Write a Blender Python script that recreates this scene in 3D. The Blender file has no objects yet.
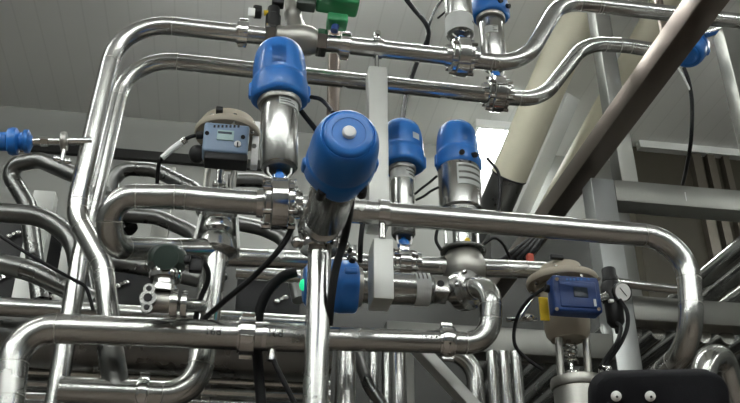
import bpy, bmesh, math, random
from mathutils import Vector as V, Matrix as M
random.seed(4)
PI = math.pi
COL = bpy.context.scene.collection

# ------------------------------------------------------------------ camera
FPX, PITCH, YAW, CZ = 881.0, math.radians(28.97), math.radians(-9.35), 1.5
cam = bpy.data.cameras.new('camera'); cam.sensor_width = 36; cam.lens = 36 * FPX / 740
cam.clip_start = 0.02
camo = bpy.data.objects.new('camera', cam); COL.objects.link(camo)
camo.location = (0, 0, CZ); camo.rotation_euler = (PI / 2 + PITCH, 0, YAW)
bpy.context.scene.camera = camo
CR = camo.rotation_euler.to_matrix(); CO = V((0, 0, CZ))
def ray(px, py): return CR @ V(((px - 370) / FPX, (201.5 - py) / FPX, -1))
def P(px, py, Y): d = ray(px, py); return CO + d * (Y / d.y)
def D(px, py, dep): return CO + ray(px, py) * dep
def Pz(px, py, z): d = ray(px, py); return CO + d * ((z - CZ) / d.z)
def zat(px, py, Y): return P(px, py, Y).z

# ------------------------------------------------------------------ materials
MAT = {}
def mat(name, col, rough=.5, metal=0., var=.0, scale=12., bump=0., bscale=80., stretch=(1, 1, 1), emit=None, estr=0., coat=0., rvar=0.):
    m = bpy.data.materials.new(name); m.use_nodes = True
    nt = m.node_tree; b = nt.nodes['Principled BSDF']
    b.inputs['Base Color'].default_value = (*col, 1); b.inputs['Roughness'].default_value = rough
    b.inputs['Metallic'].default_value = metal; b.inputs['Coat Weight'].default_value = coat
    if emit: b.inputs['Emission Color'].default_value = (*emit, 1); b.inputs['Emission Strength'].default_value = estr
    if var or bump or rvar:
        tc = nt.nodes.new('ShaderNodeTexCoord'); mp = nt.nodes.new('ShaderNodeMapping')
        mp.inputs['Scale'].default_value = stretch
        nt.links.new(tc.outputs['Object'], mp.inputs['Vector'])
        n = nt.nodes.new('ShaderNodeTexNoise'); n.inputs['Scale'].default_value = scale; n.inputs['Detail'].default_value = 5
        nt.links.new(mp.outputs['Vector'], n.inputs['Vector'])
        if var:
            mx = nt.nodes.new('ShaderNodeMix'); mx.data_type = 'RGBA'
            mx.inputs['A'].default_value = (*[c * (1 - var) for c in col], 1)
            mx.inputs['B'].default_value = (*[min(1, c * (1 + var)) for c in col], 1)
            nt.links.new(n.outputs['Fac'], mx.inputs['Factor']); nt.links.new(mx.outputs['Result'], b.inputs['Base Color'])
        if rvar:
            mr = nt.nodes.new('ShaderNodeMapRange'); mr.inputs['From Min'].default_value = .3; mr.inputs['From Max'].default_value = .7
            mr.inputs['To Min'].default_value = max(.02, rough - rvar); mr.inputs['To Max'].default_value = rough + rvar
            nt.links.new(n.outputs['Fac'], mr.inputs['Value']); nt.links.new(mr.outputs['Result'], b.inputs['Roughness'])
        if bump:
            n2 = nt.nodes.new('ShaderNodeTexNoise'); n2.inputs['Scale'].default_value = bscale; n2.inputs['Detail'].default_value = 3
            nt.links.new(mp.outputs['Vector'], n2.inputs['Vector'])
            bp = nt.nodes.new('ShaderNodeBump'); bp.inputs['Strength'].default_value = bump; bp.inputs['Distance'].default_value = .002
            nt.links.new(n2.outputs['Fac'], bp.inputs['Height']); nt.links.new(bp.outputs['Normal'], b.inputs['Normal'])
    MAT[name] = m; return m
mat('steel', (.50, .505, .49), .24, 1, .10, 9, .03, 260, rvar=.05)
mat('steel_polished', (.66, .66, .65), .13, 1, .05, 9, rvar=.03)
mat('steel_dull_shaded', (.19, .193, .187), .30, 1, .18, 14, .06, 160, rvar=.07)  # darker copy of steel; also puts shade into the colour of the back pipes
mat('steel_cast', (.42, .415, .385), .42, 1, .12, 30, .15, 300)
mat('steel_brushed', (.43, .435, .42), .25, 1, .04, 8, .02, 60, (18, 18, .6))
mat('frame_steel', (.20, .202, .187), .42, .85, .12, 8, .06, 90, (1, 1, 1), rvar=.07)
mat('post_steel', (.40, .415, .41), .40, .9, .1, 8, .06, 90, rvar=.07)
mat('beam_steel', (.20, .168, .145), .40, 1, .15, 7, .05, 120, rvar=.06)
mat('plate_grey', (.50, .51, .49), .48, .55, .06, 14)
mat('blue', (.012, .145, .49), .38, 0, .05, 6, coat=.25)
mat('blue_dark', (.012, .05, .21), .42, 0, .06, 9)
mat('blue_grey', (.20, .28, .40), .45, 0, .05, 9)
mat('beige', (.36, .32, .255), .48, .15, .06, 10)
mat('black', (.012, .012, .013), .45, 0, .1, 20)
mat('black_rubber', (.013, .013, .014), .55, 0, .1, 20, .05, 200)
mat('black_satin', (.005, .005, .007), .75, 0, .25, 60, .12, 400)
mat('white', (.85, .85, .83), .5)
mat('label', (.88, .89, .88), .55, 0, .05, 70)
mat('yellow', (.72, .50, .02), .5)
mat('green', (.012, .21, .07), .42, 0, .06, 10)
mat('led_green', (.02, .6, .25), .3, emit=(.02, .9, .35), estr=.7)
mat('lcd', (.36, .52, .52), .25)
mat('lcd_dark', (.02, .035, .06), .25)
mat('red', (.45, .06, .03), .5)
mat('foam', (.54, .515, .40), .62, 0, .14, 7, .25, 26)
mat('ink', (.02, .02, .022), .8)
mat('gauge', (.80, .80, .78), .35)
mat('dark_green', (.02, .035, .028), .35, 0, .1, 20, coat=.3)
mat('shade_box_dark', (.045, .046, .043), .4, 0, .1, 3)  # dark colour standing in for shade behind the pipework
mat('hall_wall', (.15, .155, .15), .6, 0, .06, 1.2)
mat('floor', (.15, .122, .10), .35, 0, .15, 2)
mat('wall', (.30, .305, .285), .55, 0, .06, 1.2)
mat('wall_trim', (.62, .63, .61), .45)
mat('slot', (.012, .012, .011), .6)
mat('tinted', (.050, .045, .033), .5, 0, .15, 2)
mat('tinted_post', (.10, .088, .07), .35, .3, .1, 3)
mat('lamp', (.9, .9, .9), .5, emit=(.97, 1, .97), estr=37)
for k_, v_ in (('black_rubber', .15), ('black_satin', .2), ('black', .3), ('tinted', .12), ('tinted_post', .3), ('shade_box_dark', .25)):
    MAT[k_].node_tree.nodes['Principled BSDF'].inputs['Specular IOR Level'].default_value = v_
def ceiling_mat():
    m = mat('ceiling', (.42, .425, .40), .5)
    nt = m.node_tree; b = nt.nodes['Principled BSDF']
    tc = nt.nodes.new('ShaderNodeTexCoord'); sp = nt.nodes.new('ShaderNodeSeparateXYZ')
    nt.links.new(tc.outputs['Object'], sp.inputs['Vector'])
    a = nt.nodes.new('ShaderNodeMath'); a.operation = 'MULTIPLY'; a.inputs[1].default_value = 1 / .115
    f = nt.nodes.new('ShaderNodeMath'); f.operation = 'FRACT'
    l = nt.nodes.new('ShaderNodeMath'); l.operation = 'LESS_THAN'; l.inputs[1].default_value = .07
    nt.links.new(sp.outputs['X'], a.inputs[0]); nt.links.new(a.outputs[0], f.inputs[0]); nt.links.new(f.outputs[0], l.inputs[0])
    mx = nt.nodes.new('ShaderNodeMix'); mx.data_type = 'RGBA'
    mx.inputs['A'].default_value = (.76, .765, .74, 1); mx.inputs['B'].default_value = (.70, .705, .68, 1)
    nt.links.new(l.outputs[0], mx.inputs['Factor']); nt.links.new(mx.outputs['Result'], b.inputs['Base Color'])
ceiling_mat()

# ------------------------------------------------------------------ mesh builder
def frame_for(d, hint=None):
    d = d.normalized(); h = hint or (V((0, 0, 1)) if abs(d.z) < .9 else V((0, 1, 0)))
    x = h.cross(d).normalized(); y = d.cross(x)
    return x, y, d
def mtx(o, z, x=None):
    z = z.normalized()
    if x is None: x, y, z = frame_for(z)
    else:
        x = (x - z * x.dot(z)).normalized(); y = z.cross(x)
    m = M.Identity(4)
    for i in range(3):
        m[i][0], m[i][1], m[i][2], m[i][3] = x[i], y[i], z[i], o[i]
    return m
def fillet(pts, R, n=9):
    """rounded polyline; returns points and the arc end points"""
    pts = [V(p) for p in pts]; out = [pts[0]]; ends = []
    Rs = R if isinstance(R, (list, tuple)) else [R] * (len(pts) - 2)
    for i in range(1, len(pts) - 1):
        a, b, c = pts[i - 1], pts[i], pts[i + 1]
        u, w = (a - b), (c - b); lu, lw = u.length, w.length; u.normalize(); w.normalize()
        th = math.acos(max(-1, min(1, u.dot(w))))
        if th > PI - .02: out.append(b); continue
        t = Rs[i - 1] / math.tan(th / 2)
        lim = min(lu * (1 if i == 1 else .5), lw * (1 if i == len(pts) - 2 else .5)) * .995
        t = min(t, lim); r = t * math.tan(th / 2)
        c0 = b + (u + w).normalized() * (r / math.sin(th / 2))
        s, e = b + u * t, b + w * t
        vs, ve = s - c0, e - c0; tot = PI - th
        for k in range(n + 1):
            f = k / n
            v = (vs * math.sin((1 - f) * tot) + ve * math.sin(f * tot)) / math.sin(tot)
            out.append(c0 + v)
        ends += [(s, -u), (e, w)]
    out.append(pts[-1]); return out, ends
def catmull(pts, n=7):
    pts = [V(p) for p in pts]; q = [pts[0] * 2 - pts[1]] + pts + [pts[-1] * 2 - pts[-2]]; out = []
    for i in range(1, len(q) - 2):
        a, b, c, d = q[i - 1:i + 3]
        for k in range(n):
            t = k / n
            out.append(.5 * (2 * b + (c - a) * t + (2 * a - 5 * b + 4 * c - d) * t * t + (3 * b - a - 3 * c + d) * t ** 3))
    out.append(pts[-1]); return out

class MB:
    def __init__(s): s.bm = bmesh.new()
    def ring_loft(s, rings, cap0=True, cap1=True):
        vs = [[s.bm.verts.new(p) for p in r] for r in rings]; n = len(vs[0])
        for a, b in zip(vs, vs[1:]):
            for k in range(n):
                try: s.bm.faces.new((a[k], a[(k + 1) % n], b[(k + 1) % n], b[k]))
                except ValueError: pass
        if cap0: s.bm.faces.new(list(reversed(vs[0])))
        if cap1: s.bm.faces.new(vs[-1])
        return s
    def tube(s, pts, r, seg=24, rads=None):
        pts = [V(p) for p in pts]; q = [pts[0]]
        for p in pts[1:]:
            if (p - q[-1]).length > 1e-5: q.append(p)
        pts = q; rings = []; x = None
        for i, p in enumerate(pts):
            t = ((pts[min(i + 1, len(pts) - 1)] - p).normalized() + (p - pts[max(i - 1, 0)]).normalized()).normalized()
            if x is None: x, y, _ = frame_for(t)
            else: x = (x - t * x.dot(t)).normalized(); y = t.cross(x)
            rr = rads[i] if rads else r
            rings.append([p + (x * math.cos(2 * PI * k / seg) + y * math.sin(2 * PI * k / seg)) * rr for k in range(seg)])
        return s.ring_loft(rings)
    def cyl(s, a, b, r, r2=None, seg=24):
        a, b = V(a), V(b); x, y, d = frame_for(b - a); r2 = r if r2 is None else r2
        return s.ring_loft([[p + (x * math.cos(2 * PI * k / seg) + y * math.sin(2 * PI * k / seg)) * q for k in range(seg)] for p, q in ((a, r), (b, r2))])
    def lathe(s, prof, m=None, seg=32, mod=None, arc=None):
        """prof: list of (r, z) around local Z"""
        m = m or M.Identity(4); rings = []
        for r, z in prof:
            r = max(r, 1e-4)
            rings.append([m @ V((r * math.cos(2 * PI * k / seg) * (mod(2 * PI * k / seg, z) if mod else 1),
                                 r * math.sin(2 * PI * k / seg) * (mod(2 * PI * k / seg, z) if mod else 1), z)) for k in range(seg)])
        return s.ring_loft(rings)
    def box(s, size, m=None, bev=0., seg=2):
        m = m or M.Identity(4)
        bm = bmesh.new(); bmesh.ops.create_cube(bm, size=1)
        for v in bm.verts: v.co = V((v.co.x * size[0], v.co.y * size[1], v.co.z * size[2]))
        if bev: bmesh.ops.bevel(bm, geom=list(bm.edges), offset=bev, segments=seg, affect='EDGES', profile=.5)
        bmesh.ops.transform(bm, matrix=m, verts=bm.verts)
        me = bpy.data.meshes.new('tmp'); bm.to_mesh(me); bm.free(); s.bm.from_mesh(me); bpy.data.meshes.remove(me)
        return s
    def bar(s, a, b, w, h, up=None, bev=.003):
        """square bar from a to b, w across, h along up"""
        a, b = V(a), V(b); z = (b - a); up = up or V((0, 0, 1))
        y = (up - z.normalized() * up.dot(z.normalized())).normalized(); x = y.cross(z.normalized())
        return s.box((w, h, z.length), mtx((a + b) / 2, z, x), bev)
    def sphere(s, c, r, seg=16, sc=(1, 1, 1)):
        pr = [(max(1e-4, math.sin(PI * i / 10)) , -math.cos(PI * i / 10)) for i in range(11)]
        m = M.Translation(V(c)) @ M.Diagonal((r * sc[0], r * sc[1], r * sc[2], 1))
        return s.lathe(pr, m, seg)
    def torus(s, c, ax, R, r, seg=36, sg=10):
        m = mtx(V(c), V(ax)); pts = [m @ V((R * math.cos(2 * PI * k / seg), R * math.sin(2 * PI * k / seg), 0)) for k in range(seg)]
        rings = []; z = V(ax).normalized(); c = V(c)
        for p in pts:
            o = (p - c).normalized()
            rings.append([p + (o * math.cos(2 * PI * j / sg) + z * math.sin(2 * PI * j / sg)) * r for j in range(sg)])
        rings.append(rings[0])
        s.ring_loft(rings, False, False); bmesh.ops.remove_doubles(s.bm, verts=s.bm.verts, dist=1e-6); return s
    def build(s, name, m, parent=None, smooth=40):
        bm = s.bm
        if not bm.verts: return None
        bmesh.ops.recalc_face_normals(bm, faces=bm.faces)
        for f in bm.faces: f.smooth = True
        lim = math.radians(smooth)
        for e in bm.edges:
            if len(e.link_faces) == 2 and e.calc_face_angle(0) > lim: e.smooth = False
        if parent is None:
            xs = [v.co for v in bm.verts]
            o = V((sum(c.x for c in xs) / len(xs), sum(c.y for c in xs) / len(xs), min(c.z for c in xs)))
            for v in bm.verts: v.co -= o
        else: o = None
        me = bpy.data.meshes.new(name); bm.to_mesh(me); bm.free()
        me.materials.append(MAT[m] if isinstance(m, str) else m)
        ob = bpy.data.objects.new(name, me); COL.objects.link(ob)
        if o is not None: ob.location = o
        if parent is not None:
            ob.parent = parent
            ob.matrix_parent_inverse = WINV(parent)
        return ob
WM = {}
def WINV(o):
    """inverse world matrix, so children carry world coordinates"""
    m = M.LocRotScale(o.location, o.rotation_euler, o.scale)
    if o.parent is None: return m.inverted()
    return M.Identity(4) if not o.get('_') else m.inverted()
def tag(o, label=None, cat=None, group=None, kind=None):
    if label: o['label'] = label
    if cat: o['category'] = cat
    if group: o['group'] = group
    if kind: o['kind'] = kind
    return o
def thing(name, loc, label, cat, group=None):
    o = bpy.data.objects.new(name, None); COL.objects.link(o); o.location = V(loc); o.empty_display_size = .05
    return tag(o, label, cat, group)
def struct(mb, name, m): return tag(mb.build(name, m), kind='structure')

# ------------------------------------------------------------------ room
CEIL, WY = CZ + 3.0, 4.55
X0, X1, YB = -4.5, 5.5, -7.0
def slab(name, a, b, m):
    a, b = V(a), V(b); mb = MB(); mb.box(((b - a).x, (b - a).y, (b - a).z), M.Translation((a + b) / 2)); return struct(mb, name, m)
slab('floor', (X0, YB, -.1), (X1, WY, 0), 'floor')
slab('ceiling', (X0, YB, CEIL), (X1, WY, CEIL + .1), 'ceiling')
slab('wall_back', (X0, WY, 0), (X1, WY + .1, CEIL), 'wall')
slab('wall_front', (X0, YB - .1, 0), (X1, YB, CEIL), 'hall_wall')
slab('wall_left', (X0 - .1, YB, 0), (X0, WY, CEIL), 'hall_wall')
slab('wall_right', (X1, YB, 0), (X1 + .1, WY, CEIL), 'hall_wall')
# dark slot along the wall at the left
a, b = P(-60, 144, WY - .02), P(262, 165, WY - .02)
zc = (P(130, 154.5, WY - .02)).z
slab('trim_1', (a.x, WY - .03, zc - .03), (b.x, WY, zc + .03), 'slot')
# tinted partition with pale frame at the right
wc = Pz(624, 143, CEIL); py = wc.y
slab('wall_partition', (wc.x, py, 0), (X1, py + .08, CEIL - .02), 'tinted')
slab('trim_2', (Pz(636, 144, CEIL).x, py - .05, CEIL - .05), (X1, py, CEIL), 'wall_trim')
for i, (px, w) in enumerate(((698, .06), (712, .05), (727, .04))):
    q = P(px, 170, py - .03)
    slab('trim_%d' % (3 + i), (q.x - w / 2, py - .05, 0), (q.x + w / 2, py, CEIL - .06), 'tinted_post')

# ------------------------------------------------------------------ lamps
def lamp(x, y, lx, ly, label):
    t = thing('ceiling_light', (x, y, CEIL), label, 'ceiling light', 'white ceiling lights')
    f = MB()
    for sx in (-1, 1): f.box((.025, ly + .05, .05), M.Translation((x + sx * (lx / 2 + .0125), y, CEIL - .025)))
    for sy in (-1, 1): f.box((lx, .025, .05), M.Translation((x, y + sy * (ly / 2 + .0125), CEIL - .025)))
    f.build('frame', 'white', t)
    MB().box((lx, ly, .02), M.Translation((x, y, CEIL - .025))).build('diffuser', 'lamp', t)
q = Pz(492, 150, CEIL)
lamp(q.x, q.y, .34, .60, 'lit white ceiling light seen between blue heads and foam covered pipe')
def batten(x, y, along, L=1.5, dr=.28):
    t = thing('ceiling_light', (x, y, CEIL - dr), 'long white unseen tube light hanging above the pipes', 'ceiling light', 'unseen tube lights hanging above the pipes')
    d = V((1, 0, 0)) if along == 'x' else V((0, 1, 0)); c = V((x, y, CEIL - dr))
    MB().bar(c - d * L / 2, c + d * L / 2, .10, .03, UPV).build('housing', 'white', t)
    for s_ in (-1, 1):
        o = V((d.y, d.x, 0)) * .028 * s_ - V((0, 0, .03))
        MB().cyl(c - d * (L / 2 - .03) + o, c + d * (L / 2 - .03) + o, .0135, seg=12).build('tube', 'lamp', t)
        MB().cyl(c + d * s_ * L * .35, c + d * s_ * L * .35 + V((0, 0, dr)), .006, seg=8).build('hanger', 'white', t)
UPV = V((0, 0, 1))
for y in (-.7, -2.4, -4.6):  # rows behind the camera, their number raised for frontal fill light
    for k in range(5): batten(-3.2 + k * 1.6, y, 'x')
batten(.8, 2.45, 'x')  # added out of view to brighten the ceiling
for xk in (.05, 3.2): batten(xk, 2.9, 'x', 1.5, .14)  # unseen pair hung close up, added to light the ceiling around them
batten(-2.0, 1.6, 'x')
for k in range(4):
    batten(-3.9, -4.6 + k * 1.7, 'y'); batten(4.7, -4.6 + k * 1.7, 'y')

# ------------------------------------------------------------------ pipes
def clamp(parent, c, ax, r, w=.022, name='union_clamp', m='steel_polished', ear=True):
    c, ax = V(c), V(ax).normalized(); mm = mtx(c, ax)
    mb = MB(); h = w / 2
    mb.lathe([(r, -h), (r * 1.3, -h), (r * 1.42, -h * .55), (r * 1.42, h * .55), (r * 1.3, h), (r, h)], mm)
    if ear:
        for s in (-1, 1): mb.box((r * .35, r * .5, w * .9), mm @ M.Translation((0, s * r * 1.5, 0)), .002)
    return mb.build(name, m, parent)
def union_nut(parent, c, ax, r, w=.03):
    """slotted dairy union: ring with square lugs"""
    c, ax = V(c), V(ax).normalized(); mm = mtx(c, ax); h = w / 2
    mb = MB(); mb.lathe([(r, -h * 1.2), (r * 1.22, -h * 1.2), (r * 1.22, -h), (r * 1.38, -h * .9), (r * 1.38, h * .9), (r * 1.2, h), (r, h)], mm)
    for k in range(4):
        mb.box((r * .3, r * .55, w * .85), mm @ M.Rotation(PI / 2 * k + .5, 4, 'Z') @ M.Translation((r * 1.45, 0, 0)), .002)
    return mb.build('union_nut', 'steel_polished', parent)
def pipe(pts, r, label, bend=.06, m='steel', seams=True, cat='pipe', group=None, name='steel_pipe', rads=None, seg=28):
    path, ends = fillet(pts, bend)
    o = MB().tube(path, r, seg).build(name, m)
    tag(o, label, cat, group)
    if seams:
        for p, t in ends:
            MB().cyl(p - t * .0008, p + t * .0008, r + .0004, seg=28).build('weld_seam', 'steel_cast', o)
    return o

R5 = .0255
YT1, YT2, YA, YB_, YC = 2.0, 2.13, 1.70, 1.88, 2.10
fl = lambda p, z=0.: V((p.x, p.y, z))

# upper pipe: leg at the left with an S-bend, run to the right with a swan neck
c0 = P(120, 20, YT1)
T1 = pipe([P(117, 390, YT1), P(103, 266, YT1), P(77, 218, YT1), P(79, 195, YT1), P(120, 20.5, YT1), P(442, 56, YT1), P(523, 66, YT1),
           P(560, 2, YT1), P(600, 5.5, YT1), P(600, 5.5, YT1) + (P(790, 27, YT1) - P(600, 5.5, YT1)) * 6], R5,
          'upper stainless pipe with S-bend in its left leg, running past the green topped valve', [.10, .10, .3, .15, .3, .16, .15, .3])
dX = V((1, 0, 0))
union_nut(T1, P(243, 33, YT1), P(250, 34, YT1) - P(236, 32.4, YT1), R5)
union_nut(T1, P(345, 46, YT1), P(352, 47, YT1) - P(338, 45, YT1), R5)
# second pipe, just behind
T2 = pipe([fl(P(80, 260, YT2), .3), P(80, 260, YT2), P(127, 56.5, YT2), P(497, 96.5, YT2), P(541, 100, YT2), P(585, 43.5, YT2), P(625, 45.5, YT2), P(672, 53, YT2)], R5 * .96,
          'straight legged stainless pipe just below and behind the upper pipe', [.3, .15, .3, .15, .15, .3])
# mid pipe with U-bend at left and elbow at right
A = pipe([P(208, 249, 2.0), P(165, 249, 1.93), P(108, 247, 1.75), P(110, 196, YA), P(180, 197, YA), P(686, 238.5, YA), P(694, 345, YA), P(640, 392, 2.0), V((.9, 2.3, .3))], .027,
         'long middle stainless pipe with U-bend at left and down elbow at right', [.15, .056, .056, .3, .095, .10, .2])
# low pipe
TB0 = P(316, 338.5, YB_)
B = pipe([fl(P(8, 403, YB_), .3), P(8, 403, YB_), P(17, 327, YB_), TB0], .0325,
         'thick low stainless pipe with big elbow at lower left corner', [.3, .165])
union_nut(B, P(247, 335.5, YB_), dX, .0325, .034)
MB().cyl(P(262, 336, YB_), P(266, 336.3, YB_), .034).build('ferrule', 'steel_polished', B)
B2 = pipe([P(314, 338.5, YB_), P(440, 342, YB_), P(490.5, 344, YB_), P(491, 284, YB_ - .02), P(463, 290, YB_ + .06)], .0265,
          'narrower low stainless pipe right of front upright, turning up at its end', [.3, .075, .052])
clamp(B2, P(447, 341.8, YB_), dX, R5 * 1.05, .03, 'union_nut')
MB().cyl(P(438, 341.8, YB_), P(442, 341.8, YB_), .032).build('ferrule', 'steel_polished', B2)
# front upright
Fp = P(320, 246, 1.685)
F = pipe([fl(Fp, 0), Fp], .0252, 'front upright stainless pipe below the tilted blue valve', seams=False)
# rear collector pipe behind the middle pipe
C = pipe([P(222, 257, YC), P(545, 270.5, YC)], R5 * .97, 'rear stainless pipe carrying the two upright blue valves behind middle pipe', seams=False)
C2 = pipe([P(236, 272, YC + .16), P(300, 277, YC + .16)], .019, 'thin stainless pipe below rear pipe and left of the front upright', seams=False)
Dp = pipe([P(606, 281, 2.40), P(690, 291.5, 2.40)], .015, 'thin bright stainless pipe between gauge and right elbow', seams=False)
union_nut(Dp, P(614, 282, 2.40), dX, .014, .02)
# pipe below left control valve, turning left to tee
E_ = pipe([P(214, 262, 2.0), P(205, 335, 2.0), P(196, 396, 2.0), P(60, 390, 2.0)], .031,
          'stainless pipe dropping from left control valve and turning left', [.3, .085])
clamp(E_, P(143, 394, 2.0), dX, .028, .026, 'union_nut')
MB().cyl(P(110, 346, 2.0), P(117, 391.5, 2.0), .0295).build('tee_branch', 'steel_dull_shaded', E_)

# ------------------------------------------------------------------ blue valves
def head_parts(t, m, R, H, glands=True, button=False, panel_ang=(-PI / 2,), sticker=None, led=False):
    """blue control top, local z 0..H"""
    def mod(th, z):
        k = max(0, 1 - z / (.34 * H))
        return 1 + .045 * min(1, k * 2.5) * math.cos(4 * th)
    pr = [(.62 * R, 0), (.90 * R, .0), (.97 * R, .025 * H), (1. * R, .08 * H), (1. * R, .30 * H), (.985 * R, .345 * H), (.955 * R, .365 * H), (.965 * R, .40 * H),
          (.965 * R, .52 * H), (.95 * R, .64 * H), (.92 * R, .75 * H), (.875 * R, .84 * H), (.82 * R, .905 * H), (.76 * R, .95 * H), (.725 * R, .965 * H), (.70 * R, .955 * H), (.69 * R, .965 * H), (.66 * R, .995 * H), (.60 * R, 1.01 * H), (.46 * R, 1.012 * H), (.45 * R, 1.004 * H), (0, 1.006 * H)]
    h = MB().lathe(pr, m, 48, mod).build('control_head', 'blue', t, 50)
    # raised cover panels
    for a in panel_ang:
        mb = MB(); rings = []
        rz = [(.958, .44), (.975, .46), (.965, .60), (.925, .72), (.88, .80), (.86, .81)]
        for (r, z) in rz:
            rings.append([m @ V((r * R * 1.015 * math.cos(a + d), r * R * 1.015 * math.sin(a + d), z * H)) for d in (-.26, -.13, 0, .13, .26)])
        vs = [[mb.bm.verts.new(p) for p in r] for r in rings]
        for u, w in zip(vs, vs[1:]):
            for k in range(4): mb.bm.faces.new((u[k], u[k + 1], w[k + 1], w[k]))
        bmesh.ops.solidify(mb.bm, geom=mb.bm.faces[:], thickness=.003)
        mb.build('cover_panel', 'blue', t)
    for s in (-1, 1):                                   # side lugs
        MB().box((.10 * R * 2, .30 * R, .26 * H), m @ M.Translation((s * 1.0 * R, 0, .17 * H)), .006, 3).build('lug', 'blue', t)
    if glands:
        for d in (-.35, .25):
            a = panel_ang[0] + d
            c = m @ V((.98 * R * math.cos(a), .98 * R * math.sin(a), .14 * H)); c2 = m @ V((1.16 * R * math.cos(a), 1.16 * R * math.sin(a), .11 * H))
            MB().cyl(c, c2, .008, seg=14).build('cable_gland', 'black', t)
    if button:
        MB().lathe([(.19 * R, .99 * H), (.19 * R, 1.03 * H), (.15 * R, 1.05 * H), (0, 1.055 * H)], m).build('indicator_button', 'white', t)
    if led:
        MB().lathe([(.22 * R, .97 * H), (.22 * R, 1.02 * H), (.15 * R, 1.07 * H), (0, 1.09 * H)], m, 24).build('indicator_lamp', 'led_green', t)
    if sticker:
        a0, z0 = sticker
        mb = MB(); r = 1.005 * R
        vs = [[mb.bm.verts.new(m @ V((r * math.cos(a0 + d) * .965, r * math.sin(a0 + d) * .965, z * H))) for d in (-.2, -.1, 0, .1, .2)] for z in (z0, z0 + .14)]
        for k in range(4): mb.bm.faces.new((vs[0][k], vs[0][k + 1], vs[1][k + 1], vs[1][k]))
        bmesh.ops.solidify(mb.bm, geom=mb.bm.faces[:], thickness=.001)
        mb.build('sticker', 'label', t)
    return h
def band(t, m, r, z0, z1, a0=0, a1=2 * PI, name='label_band', mm='label'):
    mb = MB(); n = 28; rr = r + .0012
    full = abs(a1 - a0 - 2 * PI) < .01
    vs = [[mb.bm.verts.new(m @ V((rr * math.cos(a0 + (a1 - a0) * k / n), rr * math.sin(a0 + (a1 - a0) * k / n), z))) for k in range(n + 1)] for z in (z0, z1)]
    for k in range(n): mb.bm.faces.new((vs[0][k], vs[0][k + 1], vs[1][k + 1], vs[1][k]))
    bmesh.ops.solidify(mb.bm, geom=mb.bm.faces[:], thickness=.0006)
    return mb.build(name, mm, t)
def print_lines(t, m, r, z0, z1, a0, a1, k=3):
    for i in range(k):
        z = z0 + (z1 - z0) * (i + .7) / (k + .4)
        band(t, m, r + .0008, z, z + (z1 - z0) * .10, a0 + .08, a1 - .08 - .25 * (i % 2), 'printed_line', 'frame_steel')
def butterfly_body(t, m, R, w, bolts=True):
    """valve body around local X"""
    mx = m @ M.Rotation(PI / 2, 4, 'Y')
    h = w / 2
    MB().lathe([(.026, -h * 1.5), (.031, -h * 1.5), (.033, -h * 1.05), (R * .80, -h), (R * .86, -h * .92), (R * .86, -h * .62), (R * .93, -h * .60), (R, -h * .5), (R, h * .5),
                (R * .93, h * .60), (R * .86, h * .62), (R * .86, h * .92), (R * .80, h), (.033, h * 1.05), (.031, h * 1.5), (.026, h * 1.5)], mx, 40,
               lambda th, z: 1 + .03 * max(0, math.cos(8 * th))).build('valve_body', 'steel_polished', t)
    if bolts:
        for k in range(6):
            a = 2 * PI * k / 6 + .3
            p0 = mx @ V((R * .88 * math.cos(a), R * .88 * math.sin(a), -h * 1.12)); p1 = mx @ V((R * .88 * math.cos(a), R * .88 * math.sin(a), h * 1.12))
            MB().cyl(p0, p1, .0055, seg=6).build('bolt', 'steel_polished', t)
        MB().box((.026, .026, .03), m @ M.Translation((0, 0, R * 1.02)), .002).build('neck', 'steel_polished', t)
def yoke(t, m, z0, z1, rc):
    """white wire brackets and the blue stem guard, from body top z0 to cylinder base z1"""
    L = z1 - z0
    for s in (-1, 1):
        pts = [m @ V((s * x, -.012, z0 + f * L)) for x, f in ((.016, .0), (.018, .12), (.6 * rc, .42), (.62 * rc, 1.05))]
        MB().tube(fillet(pts, .008, 4)[0], .0025, 8).build('bracket', 'white', t)
    MB().lathe([(.016, z0 - .002), (.017, z0 + .25 * L), (.014, z0 + .5 * L), (.007, z0 + .6 * L), (.007, z1 + .002)], m, 20).build('stem_guard', 'blue', t)
def valve(base, axis, label, zs, rc, rh, R=.056, w=.062, body='butterfly', bands=(), collar=True, xdir=dX, neck_r=None, face=-PI / 2, **hk):
    """zs: body top, cylinder base, cylinder top, head top (metres along axis)"""
    m = mtx(V(base), V(axis), xdir)
    t = thing('actuated_valve', base, label, 'valve', 'blue topped pneumatic valves')
    zb, z0, z1, z2 = zs
    if body == 'butterfly': butterfly_body(t, m, R, w)
    if body in ('butterfly',): yoke(t, m, zb, z0, rc)
    MB().lathe([(rc * .55, z0), (rc * .93, z0), (rc, z0 + .004), (rc, z1 - .004), (rc * .96, z1)], m, 36).build('actuator_cylinder', 'steel_brushed', t)
    MB().lathe([(rc * .3, z0 - .006), (rc * .8, z0 - .006), (rc * .9, z0 - .001), (rc * .9, z0 + .001), (.01, z0 + .001)], m, 30).build('end_plate', 'steel_dull_shaded', t)
    for (f0, f1, a0, a1) in bands:
        zz0, zz1 = z0 + f0 * (z1 - z0), z0 + f1 * (z1 - z0)
        band(t, m, rc, zz0, zz1, a0, a1)
        print_lines(t, m, rc, zz0, zz1, max(a0, face - .9), min(a1, face + 1.0))
    if collar:
        MB().lathe([(rc * .98, z1 - .016), (rc * 1.16, z1 - .016), (rc * 1.20, z1 - .012), (rc * 1.20, z1 - .003), (rc * 1.12, z1), (rc * .98, z1)], m, 36,
                   lambda th, z: 1 + .02 * (math.cos(6 * th) > .6)).build('clamp_collar', 'steel_cast', t)
    hm = m @ M.Translation((0, 0, z1 - .004))
    head_parts(t, hm, rh, z2 - z1 + .004, panel_ang=(face,), **hk)
    return t, m
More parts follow.
